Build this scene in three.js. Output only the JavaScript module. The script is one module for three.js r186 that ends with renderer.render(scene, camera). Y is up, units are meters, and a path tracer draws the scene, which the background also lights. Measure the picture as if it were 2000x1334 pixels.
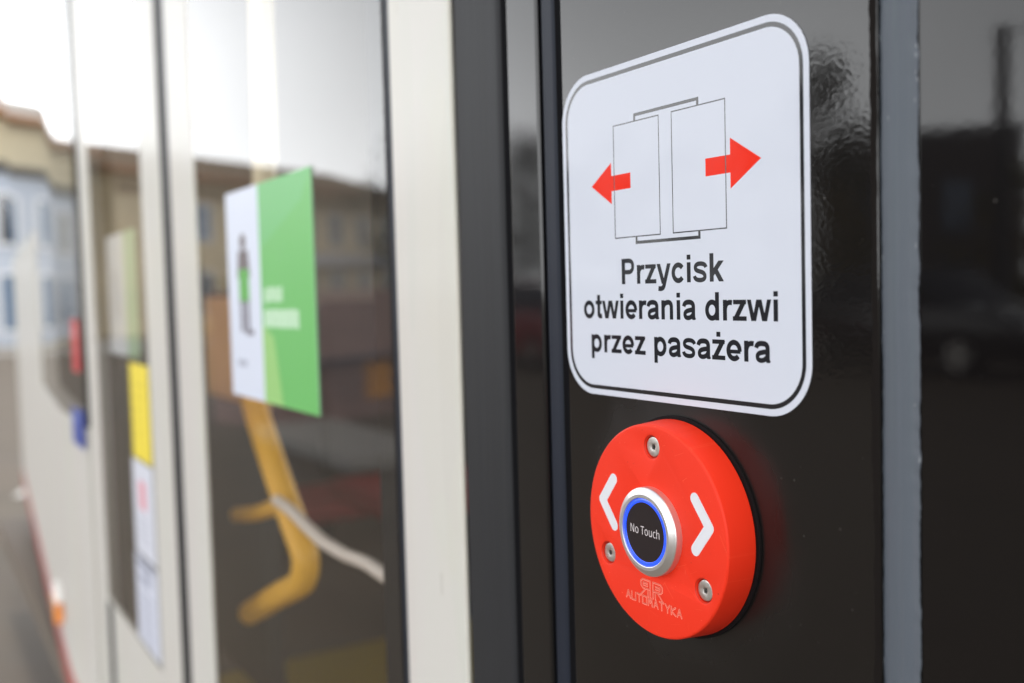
import * as THREE from 'three';
import { mergeGeometries, toCreasedNormals } from 'three/addons/utils/BufferGeometryUtils.js';
import { RoundedBoxGeometry } from 'three/addons/geometries/RoundedBoxGeometry.js';

// ---------------------------------------------------------------- camera, sky, sun, exposure
const H = 1.35;                                   // eye height above the street
const scene = new THREE.Scene();
const camera = new THREE.PerspectiveCamera(37.877, 1024 / 683, 0.02, 400);
camera.filmGauge = 36;
camera.position.set(0, H, 0.24);
{
  const F = new THREE.Vector3(-0.85138864, -0.05237474, -0.52191405);
  camera.up.set(0, 1, 0);
  camera.lookAt(camera.position.clone().add(F));
  camera.rotateZ(-0.026697);                      // the photograph leans a little
  camera.focus = 0.352; camera.userData.fStop = 6.4;
}
const SUN_DIR = new THREE.Vector3(0.40, 0.91, 0.03).normalize();
{
  const W = 512, Hh = 256, data = new Float32Array(W * Hh * 4);
  for (let j = 0; j < Hh; j++) for (let i = 0; i < W; i++) {
    const el = (j + 0.5) / Hh * Math.PI - Math.PI / 2, ph = (i + 0.5) / W * 2 * Math.PI - Math.PI;
    const d = [Math.cos(el) * Math.cos(ph), Math.sin(el), Math.cos(el) * Math.sin(ph)];   // equirectangular: +x at the middle
    const c = d[0] * SUN_DIR.x + d[1] * SUN_DIR.y + d[2] * SUN_DIR.z;
    const hz = 1 / (1 + Math.pow(Math.max(0, el) / 0.35, 3.6)), side = 1 + 0.03 * c;
    const q = 2 * Math.sin(2 * ph + 3 * el), wob = 1 + 0.05 * Math.sin(3 * ph + 9 * el + q) + 0.05 * Math.sin(7 * ph - 21 * el + 1.7 * q) + 0.035 * Math.sin(17 * ph + 41 * el - 2 * q);
    const z = [0.26, 0.30, 0.38], h = [4.42, 4.5, 4.58], o = (j * W + i) * 4;
    for (let k = 0; k < 3; k++) data[o + k] = (z[k] * (1 - hz) + h[k] * hz) * side * wob;
    data[o + 3] = 1;
  }
  const t = new THREE.DataTexture(data, W, Hh, THREE.RGBAFormat, THREE.FloatType);
  t.mapping = THREE.EquirectangularReflectionMapping; t.magFilter = t.minFilter = THREE.LinearFilter; t.needsUpdate = true;
  scene.background = t; scene.environment = t;
}
const sun = new THREE.DirectionalLight(0xfff1dd, 2.0);
sun.position.copy(SUN_DIR).multiplyScalar(60); sun.castShadow = true; sun.shadow.radius = 24;
Object.assign(sun.shadow.camera, { left: -50, right: 50, top: 50, bottom: -50, near: 1, far: 160 });
sun.shadow.mapSize.set(2048, 2048);
scene.add(sun);
const renderer = new THREE.WebGLRenderer({ antialias: true });
renderer.toneMapping = THREE.LinearToneMapping; renderer.toneMappingExposure = 1.0;
renderer.shadowMap.enabled = true;
renderer.setSize(1024, 683);

// ---------------------------------------------------------------- helpers
function rng(a) { return () => { a = (a + 0x6d2b79f5) | 0; let t = Math.imul(a ^ (a >>> 15), 1 | a); t = (t + Math.imul(t ^ (t >>> 7), 61 | t)) ^ t; return ((t ^ (t >>> 14)) >>> 0) / 4294967296; }; }
const used = {};
function numbered(n) { used[n] = (used[n] ?? -1) + 1; return used[n] ? n + '_' + String(used[n]).padStart(3, '0') : n; }
function obj(name, geo, mat, parent = scene) {
  const g = Array.isArray(geo) ? (geo.length > 1 ? mergeGeometries(geo.map((q) => { const r = q.index ? q.toNonIndexed() : q; for (const k of Object.keys(r.attributes)) if (!['position', 'normal', 'uv'].includes(k)) r.deleteAttribute(k); return r; })) : geo[0]) : geo;
  const m = new THREE.Mesh(g, mat); m.name = parent === scene ? numbered(name) : name; m.castShadow = m.receiveShadow = true; parent.add(m); return m;
}
function tag(o, label, category, group) { o.userData.label = label; if (category) o.userData.category = category; if (group) o.userData.group = group; return o; }
function thing(name, label, category, pos = [0, 0, 0], turn = 0, group) {
  const o = new THREE.Group(); o.name = numbered(name); o.position.set(...pos); o.rotation.y = turn; scene.add(o); return tag(o, label, category, group);
}
function struct(name, geo, mat) { const m = obj(name, geo, mat); m.userData.kind = 'structure'; return m; }
// box from corner ranges, y given relative to eye height when rel is true
function bx(x0, x1, y0, y1, z0, z1, sx = 1) { const g = new THREE.BoxGeometry(x1 - x0, y1 - y0, z1 - z0, sx, 1, 1); g.translate((x0 + x1) / 2, (y0 + y1) / 2, (z0 + z1) / 2); return g; }
function rbx(x0, x1, y0, y1, z0, z1, r = 0.002, s = 3) { const g = new RoundedBoxGeometry(x1 - x0, y1 - y0, z1 - z0, s, r); g.translate((x0 + x1) / 2, (y0 + y1) / 2, (z0 + z1) / 2); return g; }
function lin(r, g, b) { return new THREE.Color().setRGB(r, g, b); }
function std(c, roughness, o = {}) { return new THREE.MeshPhysicalMaterial({ color: lin(...c), roughness, ...o }); }
function canvas(w, h, draw, srgb = true) {
  const c = document.createElement('canvas'); c.width = w; c.height = h; draw(c.getContext('2d'), w, h);
  const t = new THREE.CanvasTexture(c); if (srgb) t.colorSpace = THREE.SRGBColorSpace; t.magFilter = THREE.LinearFilter; t.wrapS = t.wrapT = THREE.RepeatWrapping; return t;
}
function noiseFn(seed) {
  const P = new Float32Array(4096), r = rng(seed); for (let i = 0; i < 4096; i++) P[i] = r();
  const h = (x, y) => P[(((x * 73) ^ (y * 151)) + x * 7 + y * 13 & 0x7fffffff) % 4096];
  return (x, y) => { const i = Math.floor(x), j = Math.floor(y); let u = x - i, v = y - j; u = u * u * (3 - 2 * u); v = v * v * (3 - 2 * v); return (h(i, j) * (1 - u) + h(i + 1, j) * u) * (1 - v) + (h(i, j + 1) * (1 - u) + h(i + 1, j + 1) * u) * v; };
}
function field(w, h, f) {                          // a grey data texture (non-colour)
  const d = new Uint8Array(w * h * 4);
  for (let j = 0; j < h; j++) for (let i = 0; i < w; i++) { const v = Math.max(0, Math.min(255, Math.round(255 * f((i + 0.5) / w, (j + 0.5) / h)))), o = (j * w + i) * 4; d[o] = d[o + 1] = d[o + 2] = v; d[o + 3] = 255; }
  const t = new THREE.DataTexture(d, w, h); t.magFilter = t.minFilter = THREE.LinearFilter; t.wrapS = t.wrapT = THREE.RepeatWrapping; t.needsUpdate = true; return t;
}
function crease(g, a) { g.scale(1000, 1000, 1000); const q = toCreasedNormals(g, a); q.scale(0.001, 0.001, 0.001); return q; }   // the helper welds points closer than a centimetre
function planarUV(g, x0, x1, y0, y1) { const p = g.attributes.position, uv = new Float32Array(p.count * 2); for (let i = 0; i < p.count; i++) { uv[2 * i] = (p.getX(i) - x0) / (x1 - x0); uv[2 * i + 1] = (p.getY(i) - y0) / (y1 - y0); } g.setAttribute('uv', new THREE.BufferAttribute(uv, 2)); return g; }
function roundRect(x0, x1, y0, y1, r) { const s = new THREE.Shape(); s.moveTo(x0 + r, y0); s.lineTo(x1 - r, y0); s.absarc(x1 - r, y0 + r, r, -Math.PI / 2, 0); s.lineTo(x1, y1 - r); s.absarc(x1 - r, y1 - r, r, 0, Math.PI / 2); s.lineTo(x0 + r, y1); s.absarc(x0 + r, y1 - r, r, Math.PI / 2, Math.PI); s.lineTo(x0, y0 + r); s.absarc(x0 + r, y0 + r, r, Math.PI, Math.PI * 1.5); return s; }
function tube(pts, r, seg = 60, rad = 14) { return new THREE.TubeGeometry(new THREE.CatmullRomCurve3(pts.map((p) => new THREE.Vector3(...p)), false, 'catmullrom', 0.35), seg, r, rad, false); }

// ---------------------------------------------------------------- materials
const n1 = noiseFn(11), n2 = noiseFn(23), n3 = noiseFn(37);
// black lacquer of the door pillar: orange peel, stronger where the film beside the sticker has crept
const PX0 = -0.3467, PX1 = -0.189, PY0 = H - 0.32, PY1 = H + 0.28;
const lacquerBump = field(640, 2048, (u, v) => {
  const x = PX0 + u * (PX1 - PX0), y = PY0 + v * (PY1 - PY0), X = x * 1000, Y = (y - H) * 1000;
  const near = Math.max(0, Math.min(1, (X + 216) / 4)) * Math.max(0, Math.min(1, (-187 - X) / 6));
  const band = near * (0.25 + 0.75 * Math.min(1, Math.max(0, (78 - Y) / 14)) * Math.min(1, Math.max(0, (Y + 50) / 22)));
  const crinkle = n1(X / 1.7 + 3 * n2(X / 5, Y / 4), Y / 1.0 + 2.5 * n3(X / 4, Y / 5)) * 0.55 + n2(X / 0.7, Y / 0.45) * 0.35 * n3(X / 3, Y / 3);
  const fine = n2(X / 1.1, Y / 1.1) * 0.5 + n3(X / 2.4, Y / 2.4) * 0.5, low = n1(X / 26, Y / 30);
  return 0.05 + 0.30 * band * crinkle + 0.085 * fine + 0.3 * low;
});
function specks(w, h, seed, n, base, mm) {
  return canvas(w, h, (g) => {
    g.fillStyle = base; g.fillRect(0, 0, w, h); const r = rng(seed);
    for (let i = 0; i < n; i++) { const a = 0.14 + 0.55 * r() * r(), s = (0.13 + 0.36 * r() * r() * r()) * mm; g.fillStyle = `rgba(190,186,178,${a})`; g.beginPath(); g.ellipse(r() * w, r() * h, s, s * (0.6 + r() * 0.8), r() * 3, 0, 7); g.fill(); }
    for (let i = 0; i < n / 14; i++) { const x = r() * w, y = r() * h, a = r() * 6.3, l = (0.6 + 2.5 * r()) * mm; g.strokeStyle = `rgba(150,146,140,${0.08 + 0.16 * r()})`; g.lineWidth = 0.12 * mm; g.beginPath(); g.moveTo(x, y); g.quadraticCurveTo(x + l * Math.cos(a) * 0.5 + r() * mm, y + l * Math.sin(a) * 0.5, x + l * Math.cos(a), y + l * Math.sin(a)); g.stroke(); }
  });
}
const lacquerDust = specks(640, 2048, 5, 640, 'rgb(22,20,19)', 4);
const sm = (d) => { const t = Math.max(0, Math.min(1, (d - 0.036) / 0.040)); return t * t * (3 - 2 * t); };
const smear = field(512, 1024, (u, v) => {            // roughness: fingers and sleeves have dulled the lacquer round the button
  const a = n1(u * 7, v * 9), b = n2(u * 22, v * 40), c = n3(u * 90, v * 110);
  const d = Math.hypot(PX0 + u * (PX1 - PX0) + 0.276, PY0 + v * (PY1 - PY0) - H + 0.088) + 0.009 * (n2(u * 14, v * 40) - 0.5);
  return 0.10 + 0.10 * a * b + 0.05 * c + 0.9 * (1 - sm(d)) + 0.02 * Math.max(0, Math.min(1, (PX0 + u * (PX1 - PX0) + 0.216) / 0.004));
});
const M = {};
M.lacquer = new THREE.MeshPhysicalMaterial({ color: 0xffffff, map: lacquerDust, roughness: 0.36, roughnessMap: smear, bumpMap: lacquerBump, bumpScale: 0.00006, ior: 1.5 });
const paneBump = field(512, 1024, (u, v) => 0.5 + 0.3 * (n1(u * 5, v * 6) - 0.5) + 0.06 * (n2(u * 160, v * 190) - 0.5));
M.darkGlass = new THREE.MeshPhysicalMaterial({ color: 0xffffff, map: specks(1024, 1024, 9, 300, 'rgb(17,15,15)', 3), roughness: 0.04, bumpMap: paneBump, bumpScale: 0.00004, ior: 1.45 });
M.gloss = new THREE.MeshPhysicalMaterial({ color: lin(0.008, 0.0075, 0.0075), roughness: 0.07, ior: 1.5, bumpMap: paneBump, bumpScale: 0.00003 });
const streak = canvas(256, 1024, (g, w, h) => {
  g.fillStyle = 'rgb(48,49,51)'; g.fillRect(0, 0, w, h); const r = rng(77);
  for (let i = 0; i < 240; i++) { const v = 36 + 38 * r(); g.fillStyle = `rgba(${v},${v},${v + 2},${0.06 + 0.12 * r()})`; const x = r() * w, y = r() * h - 200; g.fillRect(x, y, 1 + 9 * r() * r(), 80 + 500 * r()); }
});
const rubberBump = field(256, 512, (u, v) => 0.5 + 0.3 * (n1(u * 40, v * 8) - 0.5) + 0.2 * (n2(u * 100, v * 200) - 0.5));
M.rubber = std([0.62, 0.62, 0.64], 0.58, { specularIntensity: 0.6, map: streak, bumpMap: rubberBump, bumpScale: 0.0002 });
M.blueRubber = std([0.015, 0.019, 0.03], 0.5, { specularIntensity: 0.4, bumpMap: rubberBump, bumpScale: 0.0001 });
M.gap = std([0.004, 0.004, 0.005], 0.8);
const creamMap = canvas(512, 1024, (g, w, h) => {
  g.fillStyle = 'rgb(206,203,196)'; g.fillRect(0, 0, w, h); const r = rng(31);
  for (let i = 0; i < 130; i++) { const v = 188 + 30 * r(); g.fillStyle = `rgba(${v},${v - 4},${v - 12},${0.05 + 0.07 * r()})`; g.beginPath(); g.ellipse(r() * w, r() * h, 8 + 50 * r(), 40 + 180 * r(), 0, 0, 7); g.fill(); }
  for (let i = 0; i < 90; i++) { g.fillStyle = `rgba(120,110,98,${0.08 + 0.15 * r()})`; g.fillRect(r() * w, r() * h, 1 + r() * 1.5, 2 + 14 * r() * r()); }
});
M.cream = std([1, 1, 1], 0.6, { map: creamMap, specularIntensity: 0.5, clearcoat: 0.3, clearcoatRoughness: 0.16 });
M.pane = new THREE.MeshPhysicalMaterial({ color: lin(0.84, 0.84, 0.83), roughness: 0.0, transmission: 1, thickness: 0, ior: 1.6 });
M.frit = new THREE.MeshPhysicalMaterial({ color: lin(0.012, 0.011, 0.011), roughness: 0.7, specularIntensity: 0.4 });
M.seal = std([0.88, 0.88, 0.88], 0.62, {
  map: canvas(128, 2048, (g, w, h) => {
    g.fillStyle = 'rgb(84,91,100)'; g.fillRect(0, 0, w, h); const r = rng(91);
    for (let i = 0; i < 160; i++) { const v = 72 + 34 * r(); g.fillStyle = `rgba(${v},${v + 6},${v + 12},${0.06 + 0.1 * r()})`; g.fillRect(r() * w, r() * h - 200, 2 + 8 * r(), 60 + 500 * r()); }
    for (let i = 0; i < 60; i++) { g.fillStyle = `rgba(205,208,210,${0.25 + 0.4 * r()})`; const s = 1 + 2.4 * r(); const e = r(); g.beginPath(); g.arc(e < 0.35 ? r() * 8 : e < 0.7 ? w - r() * 8 : r() * w, r() * h, s, 0, 7); g.fill(); }
  }), bumpMap: rubberBump, bumpScale: 0.0003,
});
M.red = std([0.42, 0.03, 0.028], 0.4, { clearcoat: 0.4 });
M.yellowTube = std([0.88, 0.46, 0.03], 0.5);
M.paleTube = std([0.82, 0.72, 0.5], 0.4);
M.creamTube = std([0.72, 0.62, 0.54], 0.4);
M.steel = std([0.66, 0.64, 0.6], 0.42, { metalness: 1 });

// ---------------------------------------------------------------- street: ground, road marks
const asphalt = canvas(1024, 1024, (g, w, h) => {
  g.fillStyle = 'rgb(140,132,122)'; g.fillRect(0, 0, w, h); const r = rng(3);
  for (let i = 0; i < 26000; i++) { const v = 88 + 84 * r(); g.fillStyle = `rgba(${v},${v - 3},${v - 8},0.35)`; g.fillRect(r() * w, r() * h, 1 + 2 * r(), 1 + 2 * r()); }
  for (let i = 0; i < 40; i++) { const v = 100 + 50 * r(); g.fillStyle = `rgba(${v},${v - 4},${v - 9},0.10)`; g.beginPath(); g.ellipse(r() * w, r() * h, 30 + 120 * r(), 20 + 90 * r(), r() * 3, 0, 7); g.fill(); }
});
asphalt.repeat.set(180, 180);
{
  const g = new THREE.PlaneGeometry(500, 500); g.rotateX(-Math.PI / 2);
  struct('ground', g, std([0.58, 0.54, 0.49], 0.9, { map: asphalt }));
  const q = new THREE.PlaneGeometry(60, 12); q.rotateX(-Math.PI / 2); q.translate(-8, 0.004, -5.75);
  const t2 = asphalt.clone(); t2.repeat.set(22, 4.4); struct('pavement', q, std([0.72, 0.69, 0.66], 0.9, { map: t2 }));
}
const paving = asphalt.clone(); paving.repeat.set(30, 4);
{
  const m = std([0.95, 0.93, 0.9], 0.85, { map: paving });
  struct('pavement', [bx(-31, 20, 0.001, 0.12, 15.6, 19.5)], m);
  struct('pavement', [bx(-31.2, -28.4, 0, 0.12, -12, 15.59)], m);
  struct('kerb', [rbx(-28.4, 20, 0, 0.135, 15.42, 15.6, 0.02)], std([0.36, 0.35, 0.33], 0.8));
  struct('kerb', [rbx(-28.39, -28.22, 0, 0.135, -12, 15.4, 0.02)], std([0.36, 0.35, 0.33], 0.8));
  struct('traffic_island', [rbx(-9.3, -6.9, 0, 0.13, 2.55, 3.35, 0.03)], std([0.36, 0.34, 0.31], 0.85));
  const paint = std([0.72, 0.71, 0.68], 0.7);
  const strip = (x0, z0, x1, z1, w) => { const L = Math.hypot(x1 - x0, z1 - z0), q = new THREE.PlaneGeometry(L, w); q.rotateX(-Math.PI / 2); q.rotateY(-Math.atan2(z1 - z0, x1 - x0)); q.translate((x0 + x1) / 2, 0.008, (z0 + z1) / 2); return q; };
  struct('road_marking', strip(-7.6, -0.5, -14, -2.6, 0.3), paint);
  struct('road_marking', strip(-2.2, 0.5, -4.2, 0.13, 0.12), paint);
}

// ---------------------------------------------------------------- the tram
const tram = thing('tram', 'cream and glossy black tram with double door, seen close along its side', 'tram');
const Y0 = H - 0.95, Y1 = H + 1.9;                // door and side panel heights
const nose = (g) => { const p = g.attributes.position; for (let i = 0; i < p.count; i++) { const t = -p.getX(i) - 2.0; if (t > 0) p.setZ(i, p.getZ(i) - 0.0632 * t); } g.computeVertexNormals(); return g; };
{
  // black side panel that carries the sticker and the push button
  const g = rbx(PX0, PX1, Y0, Y1, -0.006, 0, 0.0012, 2); planarUV(g, PX0, PX1, PY0, PY1);
  obj('black_panel', g, M.lacquer, tram);
  const g2 = rbx(-0.1768, 1.6, Y0, Y1, -0.007, -0.0012, 0.001, 2); planarUV(g2, 0, 0.35, H, H + 0.35);
  tag(obj('black_glass_panel', g2, M.darkGlass, tram), 'smooth black glass panel beyond the grey sealant joint');
  // thin raised edge of the panel before the sealant
  const lip = new THREE.BufferGeometry(), lv = [], li = [], r = rng(8), LN = 420; let q0 = 0, q1 = 0;
  for (let i = 0; i <= LN; i++) { const y = PY0 + (i / LN) * (PY1 - PY0); q0 = q0 * 0.8 + (r() - 0.5) * 0.0006; q1 = q1 * 0.8 + (r() - 0.5) * 0.0003; const k = 0.3 + 0.7 * n1(2, y * 26); lv.push(-0.1902 - Math.abs(q0) - 0.0014 * k, y, 0.00012, -0.1889 + q1, y, 0.0003); }
  for (let i = 0; i < LN; i++) li.push(2 * i, 2 * i + 1, 2 * i + 2, 2 * i + 1, 2 * i + 3, 2 * i + 2);
  lip.setAttribute('position', new THREE.Float32BufferAttribute(lv, 3)); lip.setIndex(li); lip.computeVertexNormals(); planarUV(lip, -0.2, -0.18, PY0, PY1);
  const lp = obj('joint_residue', lip, std([0.010, 0.008, 0.007], 0.9, { specularIntensity: 0.2 }), tram);
  // bulging sealant bead with ragged edges
  const N = 700, K = 10, pos = [], uv = [], idx = [], rr = rng(15);
  let eL = 0, eR = 0;
  for (let i = 0; i <= N; i++) {
    const y = PY0 - 0.05 + (i / N) * (PY1 - PY0 + 0.1); eL = eL * 0.7 + (rr() - 0.5) * 0.00022; eR = eR * 0.7 + (rr() - 0.5) * 0.00042;
    const w = n1(3, y * 20) * 0.0004, a = -0.1890 + eL + w, b = -0.1766 + eR + w;
    for (let k = 0; k <= K; k++) { const t = k / K; pos.push(a + (b - a) * t, y, -0.0012 + 0.0022 * Math.pow(Math.sin(Math.PI * Math.min(0.999, Math.max(0.001, t))), 0.6) - 0.0006 * Math.sin(Math.PI * t)); uv.push(t, i / N); }
  }
  for (let i = 0; i < N; i++) for (let k = 0; k < K; k++) { const a = i * (K + 1) + k; idx.push(a, a + 1, a + K + 1, a + 1, a + K + 2, a + K + 1); }
  const sg = new THREE.BufferGeometry(); sg.setAttribute('position', new THREE.Float32BufferAttribute(pos, 3)); sg.setAttribute('uv', new THREE.Float32BufferAttribute(uv, 2)); sg.setIndex(idx); sg.computeVertexNormals();
  obj('sealant_joint', sg, M.seal, tram);
  obj('joint_backing', bx(-0.193, -0.173, Y0, Y1, -0.014, -0.0075), M.gap, tram);
  obj('gap_filler', [bx(-0.3966, -0.3907, Y0, Y1, -0.02, -0.0016), bx(-0.3527, -0.3468, Y0, Y1, -0.02, -0.0016), bx(-0.3655, -0.3649, Y0, Y1, -0.02, -0.0016)], std([0.004, 0.004, 0.005], 0.9, { specularIntensity: 0.15 }), tram);
  // profiles between panel and door leaf
  obj('rubber_profile', rbx(-0.3648, -0.3528, Y0, Y1, -0.010, -0.0015, 0.003), M.blueRubber, tram);
  const gs = rbx(-0.3906, -0.3656, Y0, Y1, -0.008, -0.0005, 0.0015); planarUV(gs, 0, 0.2, H, H + 0.4);
  tag(obj('gloss_strip', gs, M.gloss, tram), 'narrow glossy black strip beside the door edge');
  obj('door_gap', bx(-0.4436, -0.3467, Y0, Y1, -0.05, -0.032), M.gap, tram);
}
function stile(x0, x1, y0, y1, mat, z1 = 0.0, z0 = -0.003, r = 0.0012) { const g = rbx(x0, x1, y0, y1, z0, z1, r, 3); return planarUV(g, 0, 0.5, H - 0.5, H + 0.5); }
{
  // near door leaf
  const leaf = obj('door_leaf', [stile(-0.5153, -0.4445, Y0, Y1), stile(-1.048, -0.955, Y0, Y1), bx(-0.955, -0.5153, Y0, Y0 + 0.14, -0.006, 0), bx(-0.955, -0.5153, Y1 - 0.12, Y1, -0.006, 0)], M.cream, tram);
  const pane = obj('pane', (() => { const g = new THREE.PlaneGeometry(0.956 - 0.526, Y1 - Y0 - 0.27); g.translate(-(0.956 + 0.526) / 2, (Y0 + Y1) / 2 + 0.01, -0.0008); return g; })(), M.pane, leaf);
  obj('pane_border', [bx(-0.5515, -0.5245, Y0 + 0.14, Y1 - 0.12, -0.012, -0.002)], M.frit, leaf);
  obj('gasket', [rbx(-0.5244, -0.5156, Y0 + 0.14, Y1 - 0.12, -0.02, -0.0012, 0.002)], M.blueRubber, leaf);
  const es = rbx(-0.4447, -0.3975, Y0, Y1, -0.03, -0.0015, 0.005); planarUV(es, -0.4432, -0.3975, H - 0.3, H + 0.3);
  obj('edge_seal', es, M.rubber, leaf);
  // meeting seals of the two leaves
  const ms = [rbx(-1.073, -1.0485, Y0, Y1, -0.03, -0.0006, 0.003), rbx(-1.0955, -1.0745, Y0, Y1, -0.03, -0.0010, 0.003)].map((g) => planarUV(g, -1.1, -1.04, H - 0.4, H + 0.4));
  obj('meeting_seal', ms[0], M.rubber, leaf);
  // far door leaf
  const leaf2 = obj('door_leaf', [stile(-1.192, -1.096, Y0, Y1), stile(-1.636, -1.554, Y0, Y1), planarUV(bx(-1.554, -1.192, Y0, H - 0.437, -0.006, 0), 0, 0.5, H - 0.5, H + 0.5), bx(-1.554, -1.192, Y1 - 0.12, Y1, -0.006, 0)], M.cream, tram);
  obj('pane', (() => { const g = new THREE.PlaneGeometry(0.362, Y1 - 0.12 - (H - 0.437)); g.translate(-1.373, (Y1 - 0.12 + H - 0.437) / 2, -0.0008); return g; })(), M.pane, leaf2);
  obj('meeting_seal', ms[1], M.rubber, leaf2);
  obj('gasket', [rbx(-1.1975, -1.1921, H - 0.437, Y1 - 0.12, -0.02, -0.0012, 0.001)], M.blueRubber, leaf2);
  const es2 = rbx(-1.668, -1.637, Y0, Y1, -0.03, -0.004, 0.006); planarUV(es2, -1.66, -1.6, H - 0.4, H + 0.4);
  obj('edge_seal', es2, std([0.33, 0.33, 0.32], 0.5), leaf2);
  obj('lower_slot', rbx(-1.545, -1.515, H - 0.80, H - 0.44, -0.01, 0.0025, 0.003), M.gap, leaf2);
  obj('door_gap', [bx(-1.70, -1.655, Y0, Y1, -0.05, -0.035)], M.gap, tram);
}
{
  // the car body ahead of the door: window band, lower panel, pillar, red skirt line, tapering towards the front
  const yb = H - 0.2, yt = H + 1.62, S = -1.672;
  const low = nose(bx(-4.6, S, H - 0.695, yb, -0.04, 0.0, 40)); planarUV(low, 0, 1, H - 1, H + 1);
  const up = nose(bx(-4.6, S, yt, Y1, -0.04, 0.0, 40)); planarUV(up, 0, 1, H - 1, H + 1);
  const post = nose(bx(-4.6, -2.64, yb, H + 0.17, -0.04, 0.0, 30)); planarUV(post, 0, 1, H - 1, H + 1);
  const post0 = bx(-1.70, S, yb, yt, -0.04, 0.0); planarUV(post0, 0, 1, H - 1, H + 1);
  obj('side_panel', [low, up, post], M.cream, tram);
  obj('window_edge', post0, M.gloss, tram);
  const skirt = nose(bx(-4.6, S, H - 0.757, H - 0.6955, -0.04, 0.003, 40));
  tag(obj('skirt_line', skirt, M.red, tram), 'red line along the lower edge of the cream body');
  const wg = new THREE.PlaneGeometry(2.9, yt - yb, 30, 1); wg.translate(-1.70 - 1.45, (yt + yb) / 2, -0.003);
  obj('window', nose(wg), M.pane, tram);
  const ml = nose(rbx(-2.27, -2.16, H - 0.65, H - 0.605, 0.0, 0.018, 0.008));
  const mk = obj('marker_light', ml, std([0.85, 0.30, 0.06], 0.25, { clearcoat: 1 }), tram);
  obj('lens_rim', nose(rbx(-2.28, -2.15, H - 0.603, H - 0.588, 0.0, 0.014, 0.005)), std([0.75, 0.74, 0.72], 0.4), mk);
  // front end wall, underframe, roof, far side, floor
  obj('front_end', [bx(-4.62, -4.6, H - 0.757, Y1, -2.1, -0.17)], M.cream, tram);
  obj('underframe', [bx(-3.0, 6, 0.22, H - 0.952, -2.2, -0.35), bx(-1.66, 6, 0.3, Y0, -0.24, -0.03)], M.gap, tram);
  obj('roof', [bx(-4.62, 6, Y1, Y1 + 0.3, -2.35, -0.012)], M.cream, tram);
  obj('inner_wall', [bx(-4.6, 6, H - 0.95, H - 0.15, -2.35, -2.31), bx(-4.6, 6, H + 0.8, Y1, -2.35, -2.31), bx(-4.6, -3.6, H - 0.15, H + 0.8, -2.35, -2.31), bx(5.96, 6, H - 0.95, Y1, -2.31, -0.05)], std([0.5, 0.49, 0.47], 0.6), tram);
  obj('far_window', (() => { const g = new THREE.PlaneGeometry(9.56, 0.95); g.translate(1.18, H + 0.325, -2.33); return g; })(), M.pane, tram);
  obj('panel_backing', [bx(-0.45, 6, Y0, Y1, -0.09, -0.06), bx(-4.59, -1.66, H - 0.70, yb, -0.30, -0.27)], std([0.05, 0.05, 0.05], 0.8), tram);
  const fl = std([0.62, 0.56, 0.5], 0.6, { map: asphalt });
  obj('floor', bx(-4.59, -2.36, H - 0.952, H - 0.9, -2.31, -0.06), fl, tram);
  tag(obj('floor_edge', bx(-2.36, 6, H - 0.952, H - 0.9, -2.31, -0.06), std([0.42, 0.30, 0.035], 0.5), tram), 'yellow floor covering inside the doorway');
  obj('ceiling', bx(-4.59, 6, Y1 - 0.05, Y1 - 0.003, -2.31, -0.06), std([0.35, 0.34, 0.33], 0.7), tram);
  // partition, panels and seats inside
  obj('partition', bx(-4.3, -4.25, H - 0.9, Y1 - 0.06, -2.3, -0.5), std([0.16, 0.14, 0.12], 0.5), tram);
  const cab = obj('wood_panel', rbx(-2.55, -2.5, H - 0.35, H + 0.0, -0.56, -0.385, 0.006), std([0.66, 0.36, 0.14], 0.5), tram);
  obj('black_box', rbx(-2.62, -2.49, H - 0.5, H - 0.3505, -0.5, -0.392, 0.006), std([0.012, 0.012, 0.013], 0.5), cab);
  obj('cabinet_leg', bx(-2.6, -2.56, H - 0.9, H - 0.501, -0.48, -0.44), std([0.2, 0.19, 0.18], 0.6), cab);
  obj('recess', rbx(-2.56, -2.499, H + 0.001, H + 0.05, -0.56, -0.385, 0.004), std([0.01, 0.01, 0.01], 0.6), cab);
  for (const [x, z, y] of [[-2.45, -0.98, -0.52], [-3.4, -0.95, -0.72]]) {
    const s = obj('seat', [rbx(x - 0.22, x + 0.22, H + y - 0.06, H + y, z - 0.22, z + 0.22, 0.03)], std([0.36, 0.03, 0.03], 0.7), tram);
    obj('backrest', rbx(x - 0.27, x - 0.2, H + y, H + y + 0.5, z - 0.22, z + 0.22, 0.03), std([0.05, 0.05, 0.055], 0.7), s);
    obj('seat_leg', bx(x - 0.05, x + 0.05, H - 0.9, H + y - 0.061, z - 0.1, z + 0.1), M.gap, s);
  }
  // yellow grab rail and the cable on the inner side of the near leaf
  const R = (x, y, z = -0.06) => [x, H + y, z];
  const rail = obj('grab_rail', tube([R(-0.94, 0.06), R(-0.965, 0.02), R(-1.0, -0.09), R(-0.945, -0.155), R(-0.89, -0.205), R(-0.856, -0.235), R(-0.868, -0.262), R(-0.94, -0.293), R(-1.035, -0.335)], 0.0125, 120), M.yellowTube, tram);
  obj('upright_pole', tube([R(-0.905, 1.5), R(-0.915, 0.5), R(-0.925, 0.15), R(-0.94, 0.061)], 0.0115, 60), M.paleTube, rail);
  obj('rail_branch', tube([R(-1.07, -0.236), R(-1.0, -0.222), R(-0.92, -0.2)], 0.008, 20), M.yellowTube, rail);
  obj('cable', tube([R(-0.885, -0.187, -0.045), R(-0.845, -0.190, -0.045), R(-0.805, -0.197, -0.045), R(-0.765, -0.202, -0.045), R(-0.72, -0.2025, -0.045), R(-0.68, -0.200, -0.045), R(-0.625, -0.2025, -0.045)], 0.0052, 80), M.creamTube, tram);
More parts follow.
